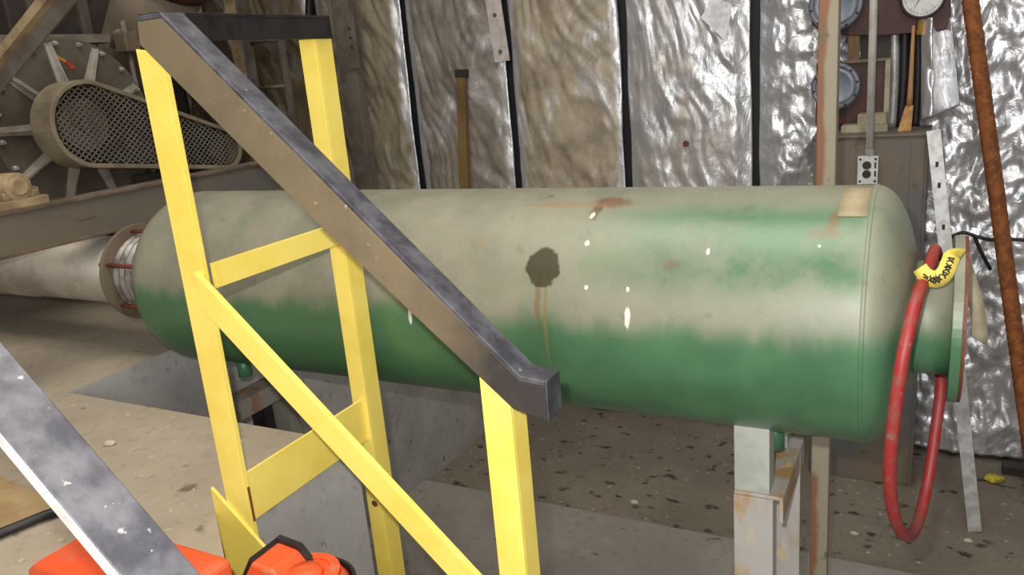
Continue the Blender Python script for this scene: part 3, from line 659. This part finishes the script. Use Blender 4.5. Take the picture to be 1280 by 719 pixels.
# ------------------------------------------------------------------ cabinet at the wall with gauges, outlet and bits on it
yc0, yc1 = 4.17, 4.53; zt = at(1100, 168, 1, yc0).z
x0, x1 = at(1016, 210, 1, yc0).x, at(1160, 210, 1, yc0).x
cab = thing('steel_cabinet', ((x0+x1)/2, (yc0+yc1)/2, ZL), 'tall plain grey cabinet behind the right end of the tank', 'cabinet')
MB().box(x0, x1, yc0, yc1, ZL+.0, zt-.012).build('body', M['cab_grey'], cab, bev=.004)
MB().box(x0-.004, x1+.006, yc0-.012, yc1, zt-.012, zt).build('top_plate', M['cab_grey'], cab, bev=.002)
MB().box(x1-.075, x1-.015, yc0-.006, yc0, ZL+.02, zt-.03).build('door_edge', M['cab_grey'], cab, bev=.002)
# outlet box with conduit on the cabinet front
o0, o1 = at(1071, 196, 1, yc0-.04), at(1098, 231, 1, yc0-.04)
ou = thing('wall_outlet', ((o0.x+o1.x)/2, yc0-.02, o1.z), 'white two socket electrical outlet box on the grey cabinet', 'outlet')
ux = (o0.x+o1.x)/2; uw = (o1.x-o0.x)/2-.006; uh0, uh1 = o1.z+.004, o0.z-.0
MB().box(ux-uw, ux+uw, yc0-.036, yc0-.001, uh0, uh1).build('box', M['galv'], ou, bev=.003)
pl = MB().box(ux-uw-.002, ux+uw+.002, yc0-.041, yc0-.036, uh0-.002, uh1+.002).build('cover_plate', M['white'], ou, bev=.002)
for k in (.36, .68):
    zc_ = uh0+(uh1-uh0)*k
    so = MB(); so.lathe([(0, .0195), (.006, .018)], (ux-.004, yc0-.041, zc_), (0, -1, 0), 24); so.build('socket', M['black'], ou)
for sx_ in (-1, 1):
    for sz_ in (.1, .9): MB().lathe([(0, .006), (.003, .005)], (ux+sx_*(uw-.01), yc0-.041, uh0+(uh1-uh0)*sz_), (0, -1, 0), 10).build('screw', M['dark'], ou)
    if sx_ > 0:
        for kz in (.36, .66): MB().box(ux+uw-.014, ux+uw-.006, yc0-.0425, yc0-.041, uh0+(uh1-uh0)*kz-.012, uh0+(uh1-uh0)*kz+.016).build('knockout', M['dark'], ou)
ct = MB(); cx0 = at(1093, -30, 1, yc0-.03); cx1 = at(1087, 190, 1, yc0-.03)
ct.tube([(cx0.x, yc0-.03, 1.25), (cx0.x, yc0-.03, cx0.z), (cx1.x, yc0-.025, cx1.z), (ux+.005, yc0-.022, uh1+.03)], .0175, 14)
co_ = tag(ct.build('electrical_conduit', grime('conduit_paint', (204, 200, 190), (182, 176, 166), 14, .4, .65, .5)), 'grey electrical conduit dropping to the outlet box on the cabinet', 'conduit')
MB().lathe([(-.005, .022), (.028, .022)], (ux+.005, yc0-.022, uh1+.004), (0, 0, 1), 8, smooth=False).build('coupling', M['galv'], co_)
# gauge boards
yb = 4.42
z1 = at(1180, 38, 1, yb).z
gb = thing('gauge_board', (at(1110, 60, 1, yb).x, yb, at(1090, 147, 1, yb).z), 'dark red brown board carrying gauges above the grey cabinet', 'board')
bx0, bx1 = at(1015, 10, 1, yb).x, at(1188, 10, 1, yb).x
MB().prism([(bx0, yb, .6), (bx0, yb, at(1015, 30, 1, yb).z), (bx0+.06, yb, at(1030, 44, 1, yb).z), (at(1100, 40, 1, yb).x, yb, z1), (bx1-.02, yb, z1-.0), (bx1, yb, z1+.03), (bx1, yb, .6)], (0, .03, 0)).build('upper_board', M['redbrown'], gb, bev=.004)
lx0, lx1 = at(1020, 110, 1, yb).x, at(1111, 110, 1, yb).x; lz0, lz1 = zt+.03, at(1085, 76, 1, yb).z
MB().box(lx0, lx1, yb+.0, yb+.03, lz0, lz1).build('lower_board', M['redbrown'], gb, bev=.004)
MB().box(lx1-.018, lx1+.006, yb-.03, yb, zt, lz1-.0).build('edge_strip', M['cream'], gb, bev=.002)
MB().box(lx0, lx1+.005, yb-.02, yb, lz1-.004, lz1+.008).build('top_lip', M['duct'], gb)
MB().box(at(1060, 60, 1, yb+.02).x, at(1074, 60, 1, yb+.02).x, yb+.005, yb+.03, lz1, z1+.1).build('hanger_strip', M['wood'], gb)
MB().box(at(1075, 60, 1, yb+.02).x, lx1, yb+.031, yb+.05, lz0, z1+.1).build('back_plate', M['dark'], gb)
def dial(x, y, yy, r, label):
    c = at(x, y, 1, yy); t = thing('round_dial_cover', (c.x, yy, c.z-r), label, 'dial', 'round grey dial covers')
    MB().lathe([(0, r), (.03, r), (.036, r*.97), (.036, r*.80), (.03, r*.78)], (c.x, yy, c.z), (0, -1, 0), 48).build('rim', M['dialrim'], t)
    MB().lathe([(0, r*.79), (.034, r*.78), (.036, r*.62), (.031, r*.60), (.031, .01)], (c.x, yy, c.z), (0, -1, 0), 48).build('face', M['dialface'], t)
    for k in range(10):
        a = math.radians(36*k+10); MB().lathe([(0, .007), (.005, .005)], (c.x+r*.89*math.cos(a), yy-.035, c.z+r*.89*math.sin(a)), (0, -1, 0), 8).build('screw', M['dark'], t)
dial(1045, 6, yb, .125, 'round blue grey dial cover, upper of two behind the pole')
dial(1045, 108, yb-.002, .115, 'round blue grey dial cover, lower of two behind the pole')
gc = at(1154, -4, 1, yb-.01); gr = .098
pg = thing('pressure_gauge', (gc.x, yb, gc.z-gr), 'round white faced pressure gauge with black rim at the top right', 'gauge')
MB().lathe([(0, gr*.92), (.04, gr), (.05, gr), (.052, gr*.9), (.046, gr*.88)], (gc.x, yb, gc.z), (0, -1, 0), 48, caps=False).build('black_rim', M['black'], pg)
fc = MB().lathe([(0, gr*.89), (.044, gr*.89)], (gc.x, yb, gc.z), (0, -1, 0), 48).build('face', M['white'], pg)
tk = MB()
for k in range(28):
    a = math.radians(-225+270*k/27+180*0); ra, rb = gr*.80, gr*(.70 if k % 3 == 0 else .75)
    c_, s2 = math.cos(a), math.sin(a); w_ = .0012
    tk.prism([(gc.x+c_*ra-s2*w_, yb-.0442, gc.z+s2*ra+c_*w_), (gc.x+c_*rb-s2*w_, yb-.0442, gc.z+s2*rb+c_*w_), (gc.x+c_*rb+s2*w_, yb-.0442, gc.z+s2*rb-c_*w_), (gc.x+c_*ra+s2*w_, yb-.0442, gc.z+s2*ra-c_*w_)], (0, -.0006, 0))
tk.build('scale_ticks', M['ink'], fc)
nd = MB(); an = math.radians(-150); nd.prism([(gc.x-.004, yb-.047, gc.z+.02), (gc.x+.004, yb-.047, gc.z+.02), (gc.x-.036, yb-.047, gc.z-.052)], (0, -.001, 0)); nd.build('needle', M['ink'], pg)
MB().lathe([(0, .012), (.05, .012), (.052, .016), (.075, .016)], (gc.x-.008, yb-.025, gc.z-gr+.004), (0, 0, -1), 6, smooth=False).build('brass_stem', M['brass'], pg)
# things standing on the cabinet
bx = at(1085, 160, 1, 4.28)
cb = thing('cream_box', (bx.x, 4.3, zt), 'small cream stepped box on the cabinet below the lower dial', 'box')
MB().box(at(1052, 160, 1, 4.3).x, at(1110, 160, 1, 4.3).x, 4.27, 4.39, zt, zt+.035).build('box_base', M['cream'], cb, bev=.003)
MB().box(at(1072, 150, 1, 4.3).x, at(1108, 150, 1, 4.3).x, 4.29, 4.39, zt+.035, zt+.085).build('box_lid', M['cream'], cb, bev=.003)
def hose(name, xt, xb_, r, mat, label, yy=4.485):
    a = at(xt, 34, 1, yy); b = at(xb_, 158, 1, yy)
    o = MB().tube(smoothpath([(a.x-.005, yy+.012, a.z+.14), (a.x, yy, a.z), ((a.x+b.x)/2+.006, yy-.005, (a.z+b.z)/2), (b.x, yy, zt)]), r, 14).build(name, mat)
    return tag(o, label, 'hose', 'hoses hanging over the cabinet')
hose('silver_sleeved_hose', 1118, 1115, .022, M['galv'], 'silver sleeved hose, leftmost of the bundle over the cabinet')
hose('black_hose', 1131, 1125, .023, M['black'], 'black hose left of the hanging paint brush')
hose('black_hose', 1148, 1144, .020, M['black'], 'black hose right of the hanging paint brush')
a = at(1142, 32, 1, 4.29); b = at(1137, 132, 1, 4.26); c = at(1131, 158, 1, 4.25)
pb_ = thing('paint_brush', (c.x, 4.25, zt), 'paint brush standing bristles down among the hoses on the cabinet', 'brush')
MB().tube([(a.x, 4.29, a.z), ((a.x+b.x)/2, 4.275, (a.z+b.z)/2), (b.x, 4.26, b.z+.05), (b.x-.002, 4.26, b.z)], [.007, .010, .012, .014], 12).build('handle', M['wood_light'], pb_)
m = MB(); m.prism([(b.x-.018, 4.25, b.z), (b.x+.016, 4.25, b.z), (c.x+.028, 4.24, zt+.001), (c.x-.030, 4.24, zt+.001)], (0, .022, 0)); m.build('bristles', M['brush'], pb_, bev=.003)
# foil skirts hanging beside the bundle
sk = MB(); vs = []; nx_, nz_ = 40, 40
for j in range(nz_+1):
    for i in range(nx_+1):
        uu, vv = i/nx_, j/nz_
        pxx = 1152+uu*(34+14*vv)+6*math.sin(uu*9)*(1-vv); pyy = 22+vv*(128-18*uu)
        p = at(pxx, pyy, 1, 4.40-.05*math.sin(uu*3.14*2.2)*(1-.3*vv)-.05*vv); q = p+Vector((0, .02*noise.noise(Vector((uu*6, vv*5, 3))), 0)); vs.append(q)
sk.add(vs, [(j*(nx_+1)+i, j*(nx_+1)+i+1, (j+1)*(nx_+1)+i+1, (j+1)*(nx_+1)+i) for j in range(nz_) for i in range(nx_)], 0, True)
o = sk.build('foil_skirt', foil_mat('foil_skirt_m', 9, .05, (150, 140, 126))); o.modifiers.new('thick', 'SOLIDIFY').thickness = .004
tag(o, 'loose silver foil skirt draped right of the hose bundle', 'foil')
# slotted strut and the leaning rusty pipe
a, b = at(1167, 163, 1, 4.12), at(1183, 318, 1, 4.04); d = b-a; lo = a+d*((ZL-a.z)/d.z)
stt = thing('slotted_strut', (lo.x, lo.y, ZL), 'galvanised slotted strut leaning right of the grey cabinet', 'strut')
m = MB(); m.bar(lo, a, [(-.028, -.025), (.028, -.025), (.028, .025), (.016, .025), (.016, .02), (.023, .02), (.023, -.02), (-.023, -.02), (-.023, .02), (-.016, .02), (-.016, .025), (-.028, .025)], (0, 1, 0)); m.build('channel', M['galv'], stt)
for k in (.38, .62, 1.1): 
    q = a+d*k*.7; MB().box(q.x-.006, q.x+.006, q.y-.027, q.y-.022, q.z-.012, q.z+.012).build('slot', M['dark'], stt)
a, b = at(1213, 0, 1, 4.46), at(1277, 478, 1, 4.18); d = b-a; lo = a+d*((ZL-a.z)/d.z); hi = a-d*.35
rp = MB(); n_ = 160; rp.tube([lo+(hi-lo)*i/n_ for i in range(n_+1)], [.034+.0022*(i % 2) for i in range(n_+1)], 16)
tag(rp.build('leaning_pipe', M['orange_rust']), 'long orange brown rusty pipe leaning against the silver foil at the right edge', 'pipe')
# thin black wire on the foil and a grey strap by the nozzle flange
wp = [at(*p, 1, 4.50) for p in ((1188, 300), (1196, 293), (1206, 291), (1222, 296), (1240, 300), (1262, 299), (1300, 302))]
wp = [at(1186, 330, 1, 4.52)]+wp
tag(MB().tube(smoothpath(wp), .009, 8).build('black_wire', M['black']), 'thin black wire crossing the foil behind the leaning rusty pipe', 'wire')
wp = [at(*p, 1, 4.51) for p in ((1218, 294), (1224, 310), (1238, 337))]
tag(MB().tube(smoothpath(wp), .009, 8).build('black_wire', M['black']), 'short black wire end drooping on the foil above the grey strap', 'wire')
sp = [at(*p, 1, 2.02) for p in ((1200, 318), (1207, 335), (1216, 365), (1223, 395), (1225, 425))]
m = MB(); P = smoothpath(sp, 5); vs = []
for i, p in enumerate(P):
    w = .013+.003*i/len(P); vs += [p+Vector((-w, 0, .004)), p+Vector((w, .008, .004-(.02 if i == len(P)-1 else 0)))]
m.add(vs, [(2*i, 2*i+1, 2*i+3, 2*i+2) for i in range(len(P)-1)], 0, True)
o = m.build('webbing_strap', M['cream']); o.modifiers.new('thick', 'SOLIDIFY').thickness = .003
tag(o, 'pale grey strap end hanging behind the tank nozzle flange', 'strap')

# ------------------------------------------------------------------ red hose looped over the nozzle, with its yellow tag
hp = [at(1178, 452, 1, 2.05), at(1178, 420, 1, 2.075)]
hp = [(.018, 2.05, -.70), (.016, 2.053, -.60), (.012, 2.02, -.515), (.006, 1.95, -.468), (.002, 1.87, -.462)]
hp += [tuple(at(*p)) for p in ((1158, 345, 1, 1.79), (1149, 365, 1, 1.70), (1139, 400, 1, 1.64), (1128, 450, 1, 1.605), (1119, 510, 1, 1.595), (1113, 570, 1, 1.60), (1113, 615, 1, 1.62), (1119, 648, 1, 1.66), (1129, 668, 1, 1.73), (1140, 668, 1, 1.82), (1150, 645, 1, 1.90), (1160, 600, 1, 1.965), (1169, 540, 1, 2.01), (1176, 480, 1, 2.045))]
hp += [(.020, 2.055, -.74)]
hp = smoothpath(hp, 6)
rh = tag(MB().tube(hp, .0128, 16).build('red_hose', M['red_hose']), 'red rubber hose looped over the tank nozzle', 'hose')
tpath = smoothpath([at(*p) for p in ((1150, 335, 1, 1.745), (1158, 345, 1, 1.735), (1170, 349, 1, 1.735), (1181, 341, 1, 1.74), (1187, 327, 1, 1.75), (1192, 317, 1, 1.76), (1203, 318, 1, 1.78))], 6)
m = MB(); vs = []
nt = len(tpath)
for i, p in enumerate(tpath):
    t = (tpath[min(i+1, nt-1)]-tpath[max(i-1, 0)]).normalized(); nrm = Vector((-t.z, 0, t.x)); w = .017
    vs += [p-nrm*w, p+nrm*w]
m.add(vs, [(2*i, 2*i+1, 2*i+3, 2*i+2) for i in range(nt-1)], 0, True)
tg = m.build('yellow_tag', M['tag']); tg.modifiers.new('thick', 'SOLIDIFY').thickness = .0025
tag(tg, 'curled yellow tag with black handwriting on the red hose', 'tag')
ink = MB(); random.seed(3)
def stroke(i, a, b, w=.0016):
    p = tpath[i]; t = (tpath[min(i+1, nt-1)]-tpath[max(i-1, 0)]).normalized(); nrm = Vector((-t.z, 0, t.x)); off = Vector((0, -.0035, 0))
    A = p+t*a[0]+nrm*a[1]+off; B = p+t*b[0]+nrm*b[1]+off
    ink.tube([A, B], w, 6)
for i in (9, 12, 14, 17, 20, 22, 25):
    k = i % 4
    stroke(i, (-.004, -.008), (.004, .006)); stroke(i, (-.004, .006), (.003, -.006))
    if k < 2: stroke(i, (.004, .006), (.006, -.007))
stroke(5, (-.004, 0), (.008, .001)); stroke(6, (-.004, -.004), (.006, -.003))
ink.build('handwriting', M['ink'], tg)

# ------------------------------------------------------------------ small things on the floors
cd = thing('cardboard_sheet', (-1.95, .95, ZU), 'brown cardboard sheet on the upper floor at the lower left', 'cardboard')
P = [at(x, y, 2, ZU+.002) for x, y in ((-90, 610), (0, 597), (55, 622), (78, 640), (40, 652), (0, 672), (-120, 700))]
MB().prism([(p.x, p.y, ZU) for p in P], (0, 0, .006)).build('sheet', M['card'], cd)
wp = [at(x, y, 2, ZU+.014) for x, y in ((-90, 705), (-30, 680), (0, 667), (30, 655), (60, 643), (85, 637), (130, 640), (170, 652))]
tag(MB().tube(smoothpath(wp), .011, 10).build('extension_cord', M['black']), 'black cord curving along the cardboard edge at the lower left', 'cord')
def pebble(x, y, zf_, r, seed, mat, name, label, cat):
    c = at(x, y, 2, zf_); bm = bmesh.new(); bmesh.ops.create_icosphere(bm, subdivisions=3, radius=r)
    m = MB(); vs = []
    for v in bm.verts:
        k = 1+.3*noise.noise(v.co*(1.2/r)+Vector((seed, 0, 0))); vs.append((c.x+v.co.x*k*1.3, c.y+v.co.y*k, zf_+max(v.co.z*k*.55, -.35*r)+.35*r))
    m.add(vs, [[w.index for w in f.verts] for f in bm.faces], 0, True); bm.free()
    return tag(m.build(name, mat), label, cat)
pebble(137, 556, ZU, .014, 1, M['stone'], 'stone_chip', 'pale stone chip on the beige floor left of the front yellow post', 'stone')
pebble(1242, 601, ZL, .035, 4, M['scrap'], 'yellow_scrap', 'small yellow scrap on the floor below the foil at the right', 'scrap')
pebble(433, 640, ZL, .012, 5, M['stone'], 'stone_chip', 'tiny pale stone chip behind the rear yellow post', 'stone') if False else None
pebble(793, 629, ZP, .016, 6, M['stone'], 'stone_chip', 'pale stone chip on the floor under the middle of the tank', 'stone')
pebble(1068, 668, ZL, .014, 7, M['stone'], 'stone_chip', 'pale stone chip on the floor left of the red hose loop', 'stone')
pebble(1210, 677, ZL, .014, 8, M['stone'], 'stone_chip', 'pale stone chip on the floor right of the red hose loop', 'stone')
a = at(1252, 590, 2, ZL); tag(MB().box(a.x, a.x+.9, a.y-.03, a.y+.04, ZL, ZL+.05).build('dark_board', M['dark'], bev=.004), 'dark board lying along the foot of the foil at the right edge', 'board')

# ------------------------------------------------------------------ camera and light
cam = bpy.data.cameras.new('camera'); co = bpy.data.objects.new('camera', cam); C.objects.link(co); bpy.context.scene.camera = co
cam.sensor_fit = 'HORIZONTAL'; cam.sensor_width = 36; cam.lens = 36*F/1280; cam.clip_start = .02
rt = Vector((RX[0], RY[0], RZ[0])); dn = Vector((RX[1], RY[1], RZ[1])); fw = Vector((RX[2], RY[2], RZ[2]))
mx = Matrix((rt, -dn, -fw)).transposed().to_4x4(); mx.translation = Vector((0, 0, Z0)); co.matrix_world = mx
def lamp(name, kind, loc, energy, col=(1, 1, 1), **k):
    l = bpy.data.lights.new(name, kind); l.energy = energy; l.color = col
    for a, v in k.items(): setattr(l, a, v)
    o = bpy.data.objects.new(name, l); C.objects.link(o); o.location = loc; return o
fl = Vector((0, 0, Z0))+rt*-.05-dn*.075-fw*-.02
lamp('camera_flash', 'POINT', fl, 112, (1, .97, .93), shadow_soft_size=.012)
o = lamp('overhead_fill', 'AREA', (-1.0, 1.2, 5.6), 130, (1, .93, .82), shape='RECTANGLE', size=3.0, size_y=2.0)  # unseen overhead area lamp, added as ambient fill
o = lamp('rear_fill', 'AREA', (1.6, -4.2, 3.4), 135, (.96, .98, 1), shape='RECTANGLE', size=3.4, size_y=2.6)  # unseen lamp behind the camera, added to brighten the foil and tank
o.rotation_euler = (Vector((-.6, 4.6, 1.6))-Vector((1.6, -4.2, 3.4))).to_track_quat('-Z', 'Y').to_euler()
w = bpy.data.worlds.new('world'); bpy.context.scene.world = w; w.use_nodes = True
w.node_tree.nodes['Background'].inputs[0].default_value = (.95, .97, 1, 1); w.node_tree.nodes['Background'].inputs[1].default_value = .30
vs_ = bpy.context.scene.view_settings; vs_.view_transform = 'Standard'; vs_.look = 'None'; vs_.gamma = 1; vs_.exposure = 0; vs_.use_curve_mapping = False
